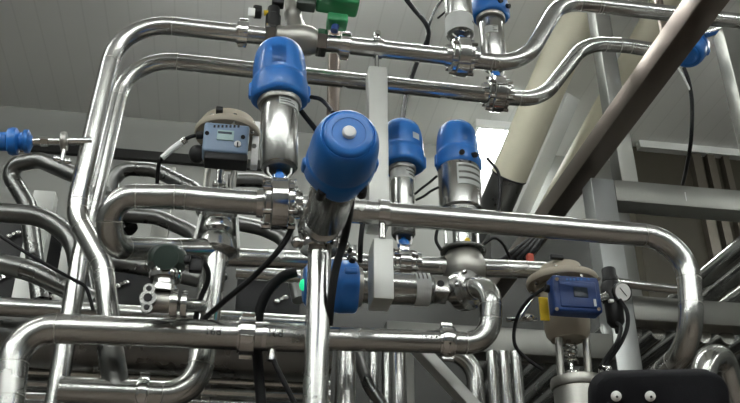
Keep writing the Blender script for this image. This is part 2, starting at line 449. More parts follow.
def hts(px0, py0, Y, rows):
    """heights above base for pixel rows at the axis"""
    b = P(px0, py0, Y); return b, [(zat(px0, y, Y) if i == 0 else zat(px0, y, Y - .035)) - b.z for i, y in enumerate(rows)]
UP = V((0, 0, 1))
fb, ft = -PI / 2 - .9, -PI / 2 + 1.1

b, z = hts(279, 204, YA, (181, 160, 92, 38))
v1, _ = valve(b, V((-.045, 0, 1)), 'blue topped valve on middle pipe, beside the left control valve with grey display', z, .0425, .066, R=.058, w=.066,
              bands=[(.80, .92, fb + .8, ft + .6)], face=-PI / 2 - .1, glands=False)
b, z = hts(404, 263, YC, (246, 230, 161, 119))
v3, _ = valve(b, UP, 'slim blue topped valve on rear pipe, right behind the upright support post', z, .033, .064, R=.036, w=.058,
              bands=[(.78, .95, 0, 2 * PI)], sticker=(-PI / 2 + .55, .48), face=-PI / 2 - .55, glands=False)
b, z = hts(461.5, 57, YT1, (40, 28, -42, -90))
v5, _ = valve(b, UP, 'valve on upper pipe cut off by picture top, left of its twin', z, .042, .062, R=.058, w=.066, bands=[(.0, .22, 0, 2 * PI)], face=-PI / 2 + .1)
b, z = hts(497, 94, YT2, (80, 60, 11, -32))
v6, _ = valve(b, UP, 'valve on second pipe, partly hidden behind the bent upper pipe', z, .0395, .060, R=.056, w=.064,
              bands=[(.55, .68, fb, ft - .9)], face=-PI / 2 + .6)
# wide valve on a globe body
b, z = hts(464, 268, YC, (249, 206, 163, 121))
v4, m4 = valve(b, UP, 'blue topped valve with wide cylinder on globe body, furthest right of upright ones', (z[0], z[1], z[2], z[3]), .060, .063, body='globe',
               bands=[(.42, .90, -PI / 2 - .35, -PI / 2 + 1.25)], collar=False, face=-PI / 2 + .25)
MB().lathe([(.02, -.058), (.042, -.049), (.056, -.026), (.060, 0), (.057, .02), (.050, .036), (.044, .046)], m4, 36).build('globe_body', 'steel_cast', v4)
MB().lathe([(.036, .044), (.062, .044), (.063, .046), (.063, .049), (.062, .051), (.036, .051)], m4, 36).build('clamp_ring', 'steel_dull_shaded', v4)
MB().lathe([(.027, .05), (.027, z[1] - .016), (.050, z[1] - .012), (.052, z[1] - .002), (.03, z[1])], m4, 30).build('neck', 'steel', v4)
for s in (-1, 1):
    MB().cyl(m4 @ V((s * .045 - .01, -.03, .054)), m4 @ V((s * .045 - .01, -.03, z[1] - .01)), .005, seg=10).build('yoke_rod', 'steel_polished', v4)
MB().lathe([(.0085, 0), (.0085, .0012), (0, .0012)], mtx(m4 @ V((.006, -.0275, .070)), V((.2, -1, -.1))), 16).build('warning_dot', 'yellow', v4)
# valve tilted towards the viewer, above the front upright
b, tp = D(320, 236, 1.835), D(349, 133, 1.42)
L = (tp - b).length
v2, m2 = valve(b, tp - b, 'big blue valve head leaning out towards viewer with white button on top', (.06, .105, L - .140, L), .0425, .0605, body='seat',
               collar=False, xdir=V((1, .1, .1)), button=True, face=PI / 2 + .2)
MB().lathe([(.012, .02), (.030, .03), (.036, .05), (.036, .062), (.026, .066), (.026, .108)], m2, 30).build('bonnet', 'steel', v2)
mv = mtx(P(320, 246, 1.685) , UP)
MB().lathe([(.026, -.012), (.041, -.012), (.045, -.006), (.045, .006), (.040, .012), (.040, .022), (.048, .03), (.050, .045), (.046, .062), (.034, .075), (0, .08)], mv, 36).build('valve_body', 'steel_polished', v2)
for s in (-1, 1):
    MB().sphere(mv @ V((s * .05, -.01, .0)), .013, 14).build('clamp_nut', 'steel_polished', v2)
for k, s in enumerate((-.62, .18, .72)):
    c = m2 @ V((math.sin(s) * .055, -math.cos(s) * .057, L - .122)); c2 = m2 @ V((math.sin(s) * .058, -math.cos(s) * .060, L - .145))
    if k != 1: MB().cyl(c, c2, .009, seg=14).build('cable_gland', 'black', v2)
# valve lying on its side, left of the end of the low pipe
YH = YB_ + .06; hb = P(462, 291, YH)
ax = (P(330, 286, YH) - P(462, 291, YH)); Lh = (P(299, 290, YH) - P(462, 290, YH)).length
v8, m8 = valve(hb, ax, 'blue topped valve lying on its side with lit green indicator', (.03, .080, Lh - .135, Lh - .012), .0395, .065, body='side', collar=True,
               xdir=V((0, -1, .2)), bands=[(.03, .22, 0, 2 * PI)], led=True, face=0.9)
mf = mtx(P(465, 290.5, YH - .005), P(491, 284, YB_ - .02) - P(463, 290, YH))
MB().lathe([(.012, .03), (.028, .03), (.029, .02), (.037, .018), (.050, .014), (.051, .0), (.051, -.012), (.03, -.02), (.03, -.04), (0, -.045)], mf, 36).build('flange', 'steel', v8)
for k in range(6):
    a = k * PI / 3
    MB().cyl(mf @ V((.044 * math.cos(a), .044 * math.sin(a), .010)), mf @ V((.044 * math.cos(a), .044 * math.sin(a), .022)), .005, seg=6).build('bolt', 'steel_polished', v8)
MB().box((.055, .05, .045), m8 @ M.Translation((0, 0, .060)), .004).build('yoke_block', 'steel_brushed', v8)
MB().cyl(m8 @ V((.026, 0, .06)), m8 @ V((.030, 0, .06)), .009, seg=16).build('plug', 'black', v8)
# head seen from below behind the beam
b = P(695, 38, 2.22)
v7, m7 = valve(b, P(677, 76, 2.16) - b, 'blue valve head hanging behind the square beam under upper pipe', (.02, .03, .045, .135), .032, .060, body='none', collar=True,
               xdir=V((1, 0, 0)), face=-PI / 2 + .3)
MB().cyl(b, V((b.x, YT1 + .03, zat(695, 17, YT1))), .012).build('stem', 'steel', v7)

# ------------------------------------------------------------------ green topped valve on upper pipe
t = thing('angle_seat_valve', P(296, 37, YT1), 'cast valve with green top block sitting in upper pipe', 'valve')
ua = (P(345, 46, YT1) - P(243, 33, YT1)).normalized(); ma = mtx(P(296, 39.5, YT1), ua)
MB().lathe([(.026, -.062), (.034, -.056), (.036, -.03), (.043, -.005), (.045, .02), (.043, .042), (.034, .06), (.03, .064)], ma, 32).build('valve_body', 'steel_cast', t)
for s in (-1, 1):
    MB().lathe([(.026, s * .060), (.040, s * .060), (.041, s * .066), (.041, s * .082), (.039, s * .088), (.026, s * .088)], ma, 6).build('hex_nut', 'steel_polished', t)
ba = P(296, 34, YT1); bb = P(290, -6, YT1 + .02)
MB().lathe([(.034, -.01), (.030, .03), (.024, .06), (.026, .066), (.026, .085), (.02, .09), (.02, .16)], mtx(ba, bb - ba), 28).build('bonnet', 'steel_cast', t)
g = P(338, 3, YT1 - .03)
MB().box((.125, .07, .085), M.Translation(g + V((0, 0, .022))) @ M.Rotation(.06, 4, 'Y'), .010, 3).build('actuator_block', 'green', t)
MB().box((.060, .05, .03), M.Translation(P(337, 22, YT1 - .03)), .006, 3).build('actuator_foot', 'green', t)
MB().box((.055, .04, .03), M.Translation(P(306, 4, YT1 - .02)), .004).build('mounting_plate', 'dark_green', t)
MB().cyl(P(336, 24, YT1 - .03), P(334, 31, YT1 - .03), .011, seg=16).build('air_fitting', 'blue_dark', t)
t = thing('pressure_regulator', P(270, 12, YT1), 'small black regulator with ribbed side knob, left of the green topped valve', 'regulator')
MB().lathe([(.010, -.03), (.020, -.028), (.022, -.01), (.022, .02), (.018, .024), (.018, .05), (.0, .055)], mtx(P(273, 22, YT1 - .01), UP), 24).build('body', 'black', t)
MB().cyl(P(264, 13, YT1 - .01), P(272, 13, YT1 - .01), .008).build('shaft', 'yellow', t)
MB().lathe([(.012, 0), (.019, .002), (.020, .02), (.017, .026), (0, .027)], mtx(P(262, 12.5, YT1 - .01), -dX), 24, lambda th, z: 1 + .05 * math.cos(10 * th)).build('knob', 'black', t)
MB().box((.02, .008, .03), M.Translation(P(251.5, 12.5, YT1 - .03)), .002).build('knob_cap', 'white', t)
MB().box((.035, .03, .03), M.Translation(P(278, 2, YT1 - .02)), .004).build('manifold', 'black', t)

# ------------------------------------------------------------------ control valves with positioners
def box_at(mb, px0, py0, px1, py1, Y, dep, bev=.006, rot=0.):
    a, c = P(px0, (py0 + py1) / 2, Y), P(px1, (py0 + py1) / 2, Y)
    mid = (px0 + px1) / 2
    z0, z1 = zat(mid, py1, Y), zat(mid, py0, Y)
    mb.box((c.x - a.x, dep, z1 - z0), M.Translation(((a.x + c.x) / 2, Y + dep / 2, (z0 + z1) / 2)), bev, 3); return mb
t = thing('control_valve', P(228, 250, 2.0), 'left control valve with grey blue positioner and lit display', 'control valve', 'control valves with beige diaphragm actuators')
yc = 2.02
H = lambda py: zat(228, py, yc - .05); H2 = lambda py: zat(228, py, yc - .083)
cx = P(228, 130, yc).x
m = M.Translation((cx, yc, 0))
MB().lathe([(.02, H(150)), (.060, H(150)), (.056, H(138)), (.060, H2(119))], m, 40).build('diaphragm_case', 'beige', t)
MB().lathe([(.05, H2(120)), (.086, H2(120)), (.088, H2(118.5)), (.088, H2(115.5)), (.086, H2(114)), (.05, H2(114))], m, 44).build('case_flange', 'beige', t)
MB().lathe([(.074, H2(114.5)), (.074, H2(107)), (.070, H2(105)), (.04, H2(104)), (0, H2(104))], m, 40).build('case_dome', 'beige', t)
for k in range(8):
    a = 2 * PI * k / 8 + .2
    MB().cyl((cx + .078 * math.cos(a), yc + .078 * math.sin(a), H2(122)), (cx + .078 * math.cos(a), yc + .078 * math.sin(a), H2(112)), .006, seg=6).build('bolt', 'steel_polished', t)
box_at(MB(), 216, 106, 223, 110, yc - .088, .02, .002).build('vent_cap', 'black', t)
yf = yc - .135
box_at(MB(), 203, 123, 249, 152, yf, .055, .007).build('positioner', 'blue_grey', t)
box_at(MB(), 204, 152, 248, 160, yf + .004, .05, .004).build('positioner_base', 'black', t)
box_at(MB(), 217, 130, 234, 140, yf - .003, .004, .001).build('display', 'lcd', t)
box_at(MB(), 218, 131.5, 232, 133.5, yf - .0042, .002, .0005).build('display_line', 'lcd_dark', t)
mk = P(237.5, 144.5, yf); MB().cyl(mk, mk - V((0, .005, 0)), .0085, seg=20).build('dial', 'white', t)
box_at(MB(), 236.8, 141.8, 238.2, 147, yf - .0058, .002, .0003).build('dial_slot', 'ink', t)
for px in (207, 243): MB().cyl(P(px, 133 if px == 207 else 137, yf), P(px, 133 if px == 207 else 137, yf - .004), .0055, seg=14).build('screw', 'black', t)
for k in range(7): box_at(MB(), 213.5 + k * 4, 125, 215.6 + k * 4, 127.5, yf - .0006, .001, 0).build('button_mark', 'ink', t)
MB().cyl(P(203, 135, yf + .03), P(196, 135.5, yf + .03), .010, seg=16).build('cable_gland', 'black', t)
box_at(MB(), 252, 121, 259, 165, yc - .02, .03, .003).build('mounting_bracket', 'white', t)
MB().cyl(P(254, 146, yc - .03), P(254, 146, yc - .055), .007, seg=6).build('bracket_bolt', 'steel_cast', t)
for s in (-1, 1): MB().cyl((cx - .007 + s * .034, yc, H(152)), (cx - .011 + s * .034, yc, H(196)), .0085, seg=16).build('yoke_leg', 'steel_cast', t)
MB().lathe([(.010, H(150)), (.010, H(172)), (.018, H(174)), (.018, H(177)), (.008, H(179)), (.008, H(196))], M.Translation((cx - .009, yc, 0)), 20).build('stem', 'steel_polished', t)
MB().sphere(P(197, 154, yc + .01), .022, 16, (1, 1, 1.2)).build('air_coupling', 'black', t)
xo = P(218, 230, yc).x; m = M.Translation((xo, yc, 0))
MB().lathe([(.03, H(196)), (.045, H(200)), (.046, H(212)), (.040, H(215)), (.046, H(219)), (.046, H(224)), (.038, H(227)), (.046, H(231)), (.05, H(236)), (.054, H(244)), (.04, H(249)), (.02, H(250))], m, 36).build('bonnet', 'steel', t)
for s in (-1, 1): MB().box((.008, .06, H(212) - H(244)), M.Translation((xo + s * .050, yc, (H(212) + H(244)) / 2)) @ M.Rotation(-s * .12, 4, 'Y'), .002).build('side_plate', 'plate_grey', t)
m = M.Translation((P(214, 255, yc).x, yc, 0))
MB().lathe([(.02, H(246)), (.037, H(246)), (.038, H(256)), (.033, H(258)), (.031, H(262)), (.027, H(268)), (.027, H(274))], m, 36).build('lower_union', 'steel_polished', t)

t = thing('control_valve', P(572, 400, 2.0), 'right control valve with dark blue positioner and yellow sticker', 'control valve', 'control valves with beige diaphragm actuators')
yc = 2.0
H = lambda py: zat(570, py, yc - .075); H2 = lambda py: zat(570, py, yc - .088)
cx = P(563, 290, yc).x; m = M.Translation((cx, yc, 0))
MB().lathe([(.02, H(329)), (.044, H(329)), (.054, H(324)), (.058, H(316)), (.060, H2(271))], m, 44).build('diaphragm_case', 'beige', t)
MB().lathe([(.05, H2(272)), (.090, H2(272)), (.093, H2(270.5)), (.093, H2(267)), (.091, H2(265.5)), (.05, H2(265.5))], m, 44).build('case_flange', 'beige', t)
MB().lathe([(.060, H2(266)), (.057, H2(262)), (.056, H2(256)), (.052, H2(253)), (0, H2(252))], m, 40).build('case_dome', 'beige', t)
for k in range(8):
    a = 2 * PI * k / 8 + .25
    MB().cyl((cx + .079 * math.cos(a), yc + .079 * math.sin(a), H2(275)), (cx + .079 * math.cos(a), yc + .079 * math.sin(a), H2(263.5)), .006, seg=6).build('bolt', 'steel_polished', t)
box_at(MB(), 551, 254, 564, 258, yc - .062, .012, .002).build('vent_cap', 'black', t)
box_at(MB(), 540, 297, 549, 320, yc - .068, .006, .002).build('warning_sticker', 'yellow', t)
yf = yc - .15
box_at(MB(), 554, 276, 601, 311, yf, .045, .006).build('positioner', 'blue_dark', t)
box_at(MB(), 560, 281, 597, 307, yf - .004, .006, .003).build('cover', 'blue_dark', t)
box_at(MB(), 574, 287, 588, 297, yf - .006, .004, .001).build('display', 'lcd_dark', t)
box_at(MB(), 594, 299, 596.5, 306, yf - .006, .004, .0005).build('sticker', 'label', t)
for (px, py_) in ((557, 279), (599, 279), (557, 309), (599, 309)): MB().cyl(P(px, py_, yf), P(px, py_, yf - .005), .0045, seg=12).build('screw', 'steel_polished', t)
for k in range(7): box_at(MB(), 566 + k * 3.6, 278.3, 568 + k * 3.6, 280.3, yf - .0006, .001, 0).build('button_mark', 'blue', t)
MB().cyl(P(554, 290, yf + .03), P(545, 288, yf + .03), .010, seg=16).build('cable_gland', 'black', t)
MB().cyl(P(596, 300, yf + .01), P(606, 296, yf + .02), .010, seg=16).build('air_fitting', 'steel_polished', t)
for s in (-1, 1): MB().cyl((P(571, 340, yc).x + s * .036, yc - .01, H(326)), (P(572, 365, yc).x + s * .036, yc - .01, H(368)), .0095, seg=16).build('yoke_leg', 'steel_cast', t)
xs = P(569, 345, yc).x
MB().cyl((xs, yc, H(326)), (xs, yc, H(370)), .006, seg=12).build('stem', 'steel_polished', t)
mb = MB(); pts = [(xs + .017 * math.cos(k * .5), yc + .017 * math.sin(k * .5), H(332) + (H(352) - H(332)) * k / 50) for k in range(51)]
mb.tube(pts, .003, 6).build('spring', 'steel_polished', t)
m = M.Translation((P(577, 380, yc).x, yc, 0))
MB().lathe([(.01, H(360)), (.02, H(362)), (.022, H(368)), (.03, H(370))], M.Translation((xs, yc, 0)), 20).build('stem_nut', 'steel_polished', t)
MB().lathe([(.02, H(369)), (.064, H(369)), (.066, H(371)), (.066, H(377)), (.064, H(379)), (.02, H(379))], m, 44).build('top_flange', 'steel_cast', t)
MB().lathe([(.05, H(378)), (.060, H(380)), (.061, H(420)), (.061, H(470)), (.03, H(480)), (.03, 0)], m, 40).build('valve_bowl', 'steel_cast', t)
cb = P(605, 370, yc - .06); MB().box((.028, .02, .018), M.Translation(cb), .003).build('clamp_lug', 'steel_polished', t)
MB().bar(P(517, 322, yc - .05), P(534, 295, yc - .05), .012, .008).build('feedback_lever', 'steel_polished', t)
MB().cyl(P(507, 320, yc - .05), P(536, 319, yc - .03), .006, seg=14).build('air_fitting', 'steel_polished', t)
MB().sphere(P(529, 317.5, yc - .05), .011, 14, (1.3, 1, .9)).build('air_fitting', 'steel_polished', t)

# filter regulator with gauge, on the frame post
yr = 2.05
t = thing('filter_regulator', P(613, 325, yr), 'black air filter regulator with round white gauge beside right control valve', 'regulator')
H = lambda py: zat(613, py, yr)
m = M.Translation((P(612, 295, yr).x, yr, 0))
MB().lathe([(.0, H(269)), (0.0166, H(269)), (0.0186, H(270)), (0.0186, H(278)), (0.0205, H(279)), (0.0211, H(282)), (0.0154, H(283))][::-1], m, 24, lambda th, z: 1 + .03 * math.cos(12 * th)).build('knob', 'black', t)
MB().lathe([(0.0154, H(302)), (0.0269, H(302)), (0.0282, H(299)), (0.0282, H(287)), (0.0230, H(283)), (0.0128, H(282))], m, 24).build('body', 'black', t)
MB().lathe([(0.0051, H(333)), (0.0064, H(328)), (0.0154, H(326)), (0.0230, H(322)), (0.0243, H(303)), (0.0128, H(302))], m, 24).build('bowl', 'black', t)
gc = P(622.5, 292, yr - .035); mg = mtx(gc, V((.1, -1, -.35))) @ M.Scale(1.15, 4)
gg = MB().lathe([(.0, -.014), (.020, -.014), (.0225, -.01), (.0225, .003), (.0205, .004), (.0205, .0015), (0, .0015)], mg, 32).build('gauge', 'steel_dull_shaded', t)
MB().lathe([(0, .0018), (.0195, .0018), (.0195, .0026), (0, .0026)], mg, 32).build('gauge_dial', 'gauge', t)
MB().box((.0018, .025, .001), mg @ M.Translation((.0, .0, .0036)) @ M.Rotation(.8, 4, 'Z')).build('gauge_needle', 'ink', t)
MB().cyl(P(614, 293, yr), gc, .007, seg=14).build('gauge_stem', 'steel_polished', t)
MB().box((.012, .01, .008), M.Translation(P(611, 301, yr - .024)), .001).build('badge', 'white', t)

# ------------------------------------------------------------------ frame of square tubes
YF, S = 2.5, .084
zt = zat(601, 178.5, YF - .04)
xl = P(591, 180, YF - S / 2).x; post_x = xl + S / 2
fb_ = MB().bar((post_x, YF, 0), (post_x, YF, zt - .0), S, S, V((0, 1, 0)), .004).build('frame_post', 'post_steel')
tag(fb_, 'square steel frame post behind the air regulator and right control valve', 'post')
hb_ = MB().bar((post_x + S / 2, YF, zt - S / 2), (4.2, YF, zt - S / 2), S, S, UP, .004).build('frame_beam', 'frame_steel')
tag(hb_, 'horizontal square steel beam at right, mitred to the frame post top', 'beam')
MB().cyl((post_x + .30, YF - S / 2 - .001, zt - .028), (post_x + .30, YF - S / 2 + .002, zt - .066), .002, seg=6).build('scratch', 'plate_grey', hb_)
q = P(628, 180, YF - .02)
o = MB().bar((q.x, YF, zt), (q.x, YF, CEIL), .062, .07, V((0, 1, 0)), .004).build('frame_post', 'frame_steel')
tag(o, 'square steel upright above horizontal beam, crossed by both bent pipes', 'post')
q = P(732, 40, YT1)
o = MB().bar((q.x, YT1 + .02, 0), (q.x, YT1 + .02, zat(732, 30, YT1)), .065, .065, V((0, 1, 0)), .004).build('frame_post', 'frame_steel')
tag(o, 'square steel upright at upper right edge below upper pipe', 'post')
za = zat(664, 321, YF)
o = MB().bar((post_x + S / 2, YF, zat(690, 311, YF - S / 2)), (4.2, YF, zat(690, 311, YF - S / 2)), S, S, UP, .004).build('frame_beam', 'frame_steel')
tag(o, 'lower horizontal square steel beam right of the frame post, behind the elbow', 'beam')
q0 = P(384, 318, YF)
zl = zat(520, 341, YF - S / 2)
o = MB().bar((q0.x, YF, zl), (post_x - S / 2, YF, zl), S, S, UP, .004).build('frame_beam', 'frame_steel')
tag(o, 'lower horizontal square steel beam left of the frame post, behind right control valve', 'beam')
MB().bar((q0.x + .04, YF, 0), (q0.x + .04, YF, zl - S / 2), S, S, V((0, 1, 0)), .004).build('post', 'frame_steel', o)
# beam running away overhead
zb = CZ + 1.615
pa, pb = Pz(707, 5, zb), Pz(548, 212, zb)
xb = (pa.x + pb.x) / 2
o = MB().bar((xb, .9, zb), (xb, py - .05 if xb > wc.x else WY, zb), .076, .076, UP, .006).build('overhead_beam', 'beam_steel')
tag(o, 'brownish square steel beam running away overhead across the upper right', 'beam')
bl = P(608, 157, 2.6)
o2 = MB().cyl((xb + .04, 2.6, zb - .01), (xb + .075, 2.6, zb - .02), .010, seg=6).build('bolt_head', 'steel_polished', o)
# flat brace under the low pipe
pa, pb = P(415, 345, 2.2), P(480, 415, 2.2)
o = MB().bar(pa, pb + (pb - pa) * ((pb.z - .01) / (pa.z - pb.z)), .055, .03, V((0, -1, 0)).cross(pb - pa), .003).build('diagonal_brace', 'plate_grey')
tag(o, 'pale flat diagonal steel brace below the low pipe', 'brace')
# pipe supports
t = thing('pipe_support', P(378, 70, YT1), 'upright grey support post holding the upper pipe by a clip', 'support')
xs = P(376.5, 70, YT1).x; ztop = zat(378, 66, YT1 - .03); zlow = zat(380, 225, YT1 - .03)
MB().box((.054, .06, ztop - zlow), M.Translation((xs, YT1, (ztop + zlow) / 2)), .003).build('post', 'plate_grey', t)
MB().cyl((xs + .001, YT1, ztop), (xs + .001, YT1, zat(378, 53, YT1)), .007, seg=14).build('rod', 'steel_polished', t)
pc = P(378, 48.8, YT1)
MB().lathe([(R5, -.012), (R5 + .004, -.012), (R5 + .004, .012), (R5, .012)], mtx(pc, P(400, 51, YT1) - P(350, 46, YT1)), 28).build('clip', 'steel', t)
MB().box((.02, .02, .022), M.Translation((xs, YT1 - .01, pc.z + R5 + .010)), .003).build('clip_ear', 'steel_polished', t)
MB().cyl((xs, YT1 - .03, pc.z + R5 + .012), (xs, YT1 - .02, pc.z + R5 + .012), .008, seg=6).build('clip_bolt', 'steel_polished', t)
ys = YA + .02
t = thing('pipe_support', P(383, 300, ys), 'short grey box shaped support under the middle pipe', 'support')
xs = P(383.5, 270, ys - .02).x; ztop = zat(383, 238.5, ys - .02); zlow = zat(383, 299, ys - .02)
MB().box((.044, .075, ztop - zlow), M.Translation((xs, ys + .015, (ztop + zlow) / 2)), .003).build('post', 'plate_grey', t)
za_ = P(382, 212.6, YA)
MB().cyl((xs - .002, YA, ztop), (xs - .002, YA, za_.z - .02), .008, seg=14).build('rod', 'steel_polished', t)
MB().lathe([(R5, -.012), (R5 + .0035, -.012), (R5 + .0035, .012), (R5, .012)], mtx(P(383, 212.6, YA), dX), 28).build('clip', 'steel_polished', t)
# bracket strap above sideways valve
t = thing('tube_bracket', P(351, 252, 1.98), 'small bright clip on rear pipe above the sideways blue valve', 'clip')
MB().lathe([(.0255, -.012), (.031, -.012), (.031, .012), (.0255, .012)], mtx(P(350, 262, YC), dX), 28).build('strap', 'steel_polished', t)
MB().box((.035, .012, .03), M.Translation(P(350, 250, YC - .03)), .003).build('ear', 'steel_polished', t)
MB().cyl(P(350, 250, YC - .03), P(350, 250, YC - .045), .007, seg=12).build('bolt', 'black', t)

# ------------------------------------------------------------------ foam covered pipes under the ceiling
def foam(pts, r, label, rc=None):
    o = MB().tube(fillet(pts, .2)[0], r, 36).build('insulated_pipe', 'foam'); tag(o, label, 'pipe', 'foam covered pipes'); return o
i1a, i1b = P(590, -14, 3.0), P(509, 176, 3.75)
i1a += (i1a - i1b) * ((CEIL - i1a.z) / (i1a.z - i1b.z))
i1 = foam([i1a, i1b], .094, 'thick cream foam covered pipe, left one of the two near the ceiling light')
d = (i1b - i1a).normalized()
MB().cyl(i1b, i1b + d * .7, .088, seg=36).build('metal_cladding', 'steel_dull_shaded', i1)
MB().torus(i1b, d, .089, .007).build('end_band', 'black', i1)
i2a, i2b = P(664, 8, 3.0), P(550, 214, 4.2)
i2a += (i2a - i2b) * ((CEIL - i2a.z) / (i2a.z - i2b.z))
i2 = foam([i2a, i2b], .078, 'thinner cream foam covered pipe just left of the overhead beam')
d = (i2b - i2a).normalized()
MB().cyl(i2b, i2b + d * .25, .076, seg=36).build('metal_cladding', 'steel_polished', i2)
tA, tB = P(612, 0, 3.6), P(496, 264, 4.47); tA += (tA - tB) * ((CEIL - tA.z) / (tA.z - tB.z))
o = MB().bar(tA, tB, .11, .07, V((0, 0, 1)), .004).build('cable_trunking', 'wall_trim')
tag(o, 'white square trunking between the two foam covered pipes', 'trunking')

# ------------------------------------------------------------------ small fittings at left
t = thing('sensor', P(12, 142, 1.98), 'small blue sensor with ribbed body on thin tube at left edge', 'sensor')
a, c = P(26, 141, 1.98), P(84, 141, 1.98); ax = (c - a)
ml = mtx(P(-4, 141.5, 1.98), ax)
MB().lathe([(.01, 0), (.022, .002), (.024, .012), (.024, .026), (.033, .03), (.036, .04), (.034, .05), (.022, .056), (.024, .064), (.030, .068), (.030, .078), (.018, .084), (.010, .088)], ml, 32).build('body', 'blue', t)
MB().tube([P(23, 141.5, 1.98), c + ax.normalized() * .02], .0105, 16).build('tube', 'steel_polished', t)
MB().lathe([(.008, 0), (.013, .002), (.013, .02), (.008, .022)], mtx(P(40, 141.5, 1.98), ax), 6).build('hex_nut', 'steel_polished', t)
MB().lathe([(.01, 0), (.024, .003), (.026, .010), (.024, .017), (.01, .02)], mtx(P(60, 141.5, 1.98), ax), 28).build('clamp', 'steel_cast', t)
MB().cyl(P(64, 150, 1.97), P(62, 161, 1.97), .006, seg=12).build('clamp_screw', 'steel_polished', t)
mb = MB(); q = P(62, 160, 1.965); mb.sphere(q + V((-.014, 0, .004)), .010, 12, (1, .5, .8)); mb.sphere(q + V((.014, 0, -.002)), .010, 12, (1, .5, .8)); mb.build('wing_nut', 'steel_polished', t)

t = thing('pressure_transmitter', P(165, 295, 1.79), 'dark round transmitter cap on small valve block below the U-bend', 'transmitter')
H = lambda py: zat(166, py, 1.80); m = M.Translation((P(166, 270, 1.80).x, 1.80, 0))
MB().lathe([(.022, H(271)), (.040, H(267)), (.043, H(262)), (.043, H(256)), (.039, H(252)), (.030, H(249)), (.012, H(247)), (0, H(246.5))], m, 36).build('cap', 'dark_green', t)
MB().lathe([(.010, -.002), (.026, 0), (.026, .005), (0, .006)], mtx(P(166, 258, 1.752), V((0, -1, -.3))), 28).build('window', 'dark_green', t)
MB().lathe([(.026, H(280)), (.033, H(280)), (.035, H(277)), (.035, H(274)), (.032, H(271)), (.026, H(271))], m, 32).build('clamp_ring', 'steel_polished', t)
MB().lathe([(.03, H(294)), (.03, H(288)), (.024, H(286)), (.024, H(280))], m, 28).build('stub', 'steel', t)
q = P(162, 303, 1.80)
MB().cyl(P(150, 302, 1.80), P(172, 303, 1.80), .023).build('block', 'steel_cast', t)
MB().lathe([(.02, -.008), (.031, -.008), (.033, 0), (.031, .008), (.02, .008)], mtx(P(174, 304, 1.80), dX), 32).build('ferrule', 'steel_polished', t)
MB().lathe([(.02, -.006), (.029, -.006), (.031, 0), (.029, .006), (.02, .006)], mtx(P(184, 305, 1.80), dX), 32).build('ferrule', 'steel_polished', t)
MB().cyl(P(172, 304, 1.80), P(203, 306, 1.98), .015).build('branch', 'steel', t)
fl_ = MB(); fq = P(148, 299, 1.765)
fl_.box((.026, .012, .026), M.Translation(fq), .006, 3)
for dz in (-.021, .021): fl_.lathe([(.004, -.006), (.012, -.006), (.012, .006), (.004, .006)], mtx(fq + V((0, 0, dz)), V((0, -1, 0))), 20)
fl_.lathe([(.008, -.008), (.017, -.008), (.017, .008), (.008, .008)], mtx(fq, V((0, -1, 0))), 24)
f_ = fl_.build('oval_flange', 'steel_dull_shaded', t)
for dz, r in ((-.021, .006), (0, .009), (.021, .006)): MB().cyl(fq + V((0, -.0065, dz)), fq + V((0, -.010 if dz == 0 else -.009, dz)), r, seg=18).build('bore', 'ink', f_)
MB().box((.03, .02, .03), M.Translation(P(196, 266, 1.80)), .004).build('connector', 'black', t)
MB().box((.02, .02, .02), M.Translation(P(186, 260, 1.79)), .004).build('connector', 'black', t)

# small nut fitting under the low pipe
t = thing('sensor', P(272, 356, YB_), 'small hexagonal sensor fitting under the thick low pipe', 'sensor')
q = P(272, 352, YB_)
MB().cyl(q + V((0, 0, .015)), q - V((0, 0, .006)), .009, seg=16).build('boss', 'steel', t)
MB().cyl(q - V((0, 0, .005)), q - V((0, 0, .02)), .011, seg=6).build('nut', 'steel_polished', t)
# small clips on back pipe (visible near the centre bottom left)
# ------------------------------------------------------------------ cables
def cable(pts, r, label, m='black_rubber', name='cable', cat='cable', seg=10):
    o = MB().tube(catmull([P(*p) for p in pts]), r, seg).build(name, m); return tag(o, label, cat)
cable([(372, -240, 2.35), (392, -30, 2.35), (403, -6, 2.35), (413, 8, 2.35), (426, 24, 2.32), (428, 38, 2.32), (417, 62, 2.33), (407, 92, 2.3), (401, 126, 2.18)], .0085, 'black cable falling from above to the slim blue valve behind the support post')
cable([(480, -240, 2.42), (456, -30, 2.42), (446, -6, 2.42), (436, 8, 2.4), (429, 26, 2.36), (428, 44, 2.36), (420, 62, 2.37)], .005, 'thin black cable joining the falling cable near its splice')
cable([(438, 18, 2.39), (448, 10, 2.3), (456, 6, 2.15)], .004, 'short black cable lead running up right from the splice')
cable([(351, 196, 1.44), (349, 214, 1.55), (344, 240, 1.63), (336, 268, 1.645), (331, 300, 1.66), (329, 325, 1.69)], .0085, 'thick black cable hanging from the leaning blue head past front upright')
cable([(364, 214, 1.80), (361, 238, 1.80), (360, 262, 1.80)], .006, 'short black cable behind middle pipe left of the box shaped support')
cable([(293, 224, 1.72), (286, 240, 1.72), (272, 258, 1.74), (252, 278, 1.78), (228, 298, 1.82), (203, 320, 1.90)], .0065, 'black cable slanting down left from valve on middle pipe')
cable([(296, 272, 1.93), (284, 276, 1.93), (270, 288, 1.93), (261, 306, 1.94), (257, 330, 1.95), (258, 362, 1.96), (262, 412, 1.97)], .0125, 'thick black hose dropping behind the thick low pipe', name='hose', cat='hose')
cable([(272, 357, YB_), (277, 368, YB_ - .01), (286, 386, YB_ - .01), (298, 410, YB_ - .01)], .006, 'black cable from hexagonal fitting under the thick low pipe')
cable([(-6, 232, 1.97), (22, 250, 1.95), (52, 268, 1.95), (74, 280, 1.96), (86, 288, 1.965), (93, 310, 1.97)], .0042, 'thin black cable sagging across the two left legs')
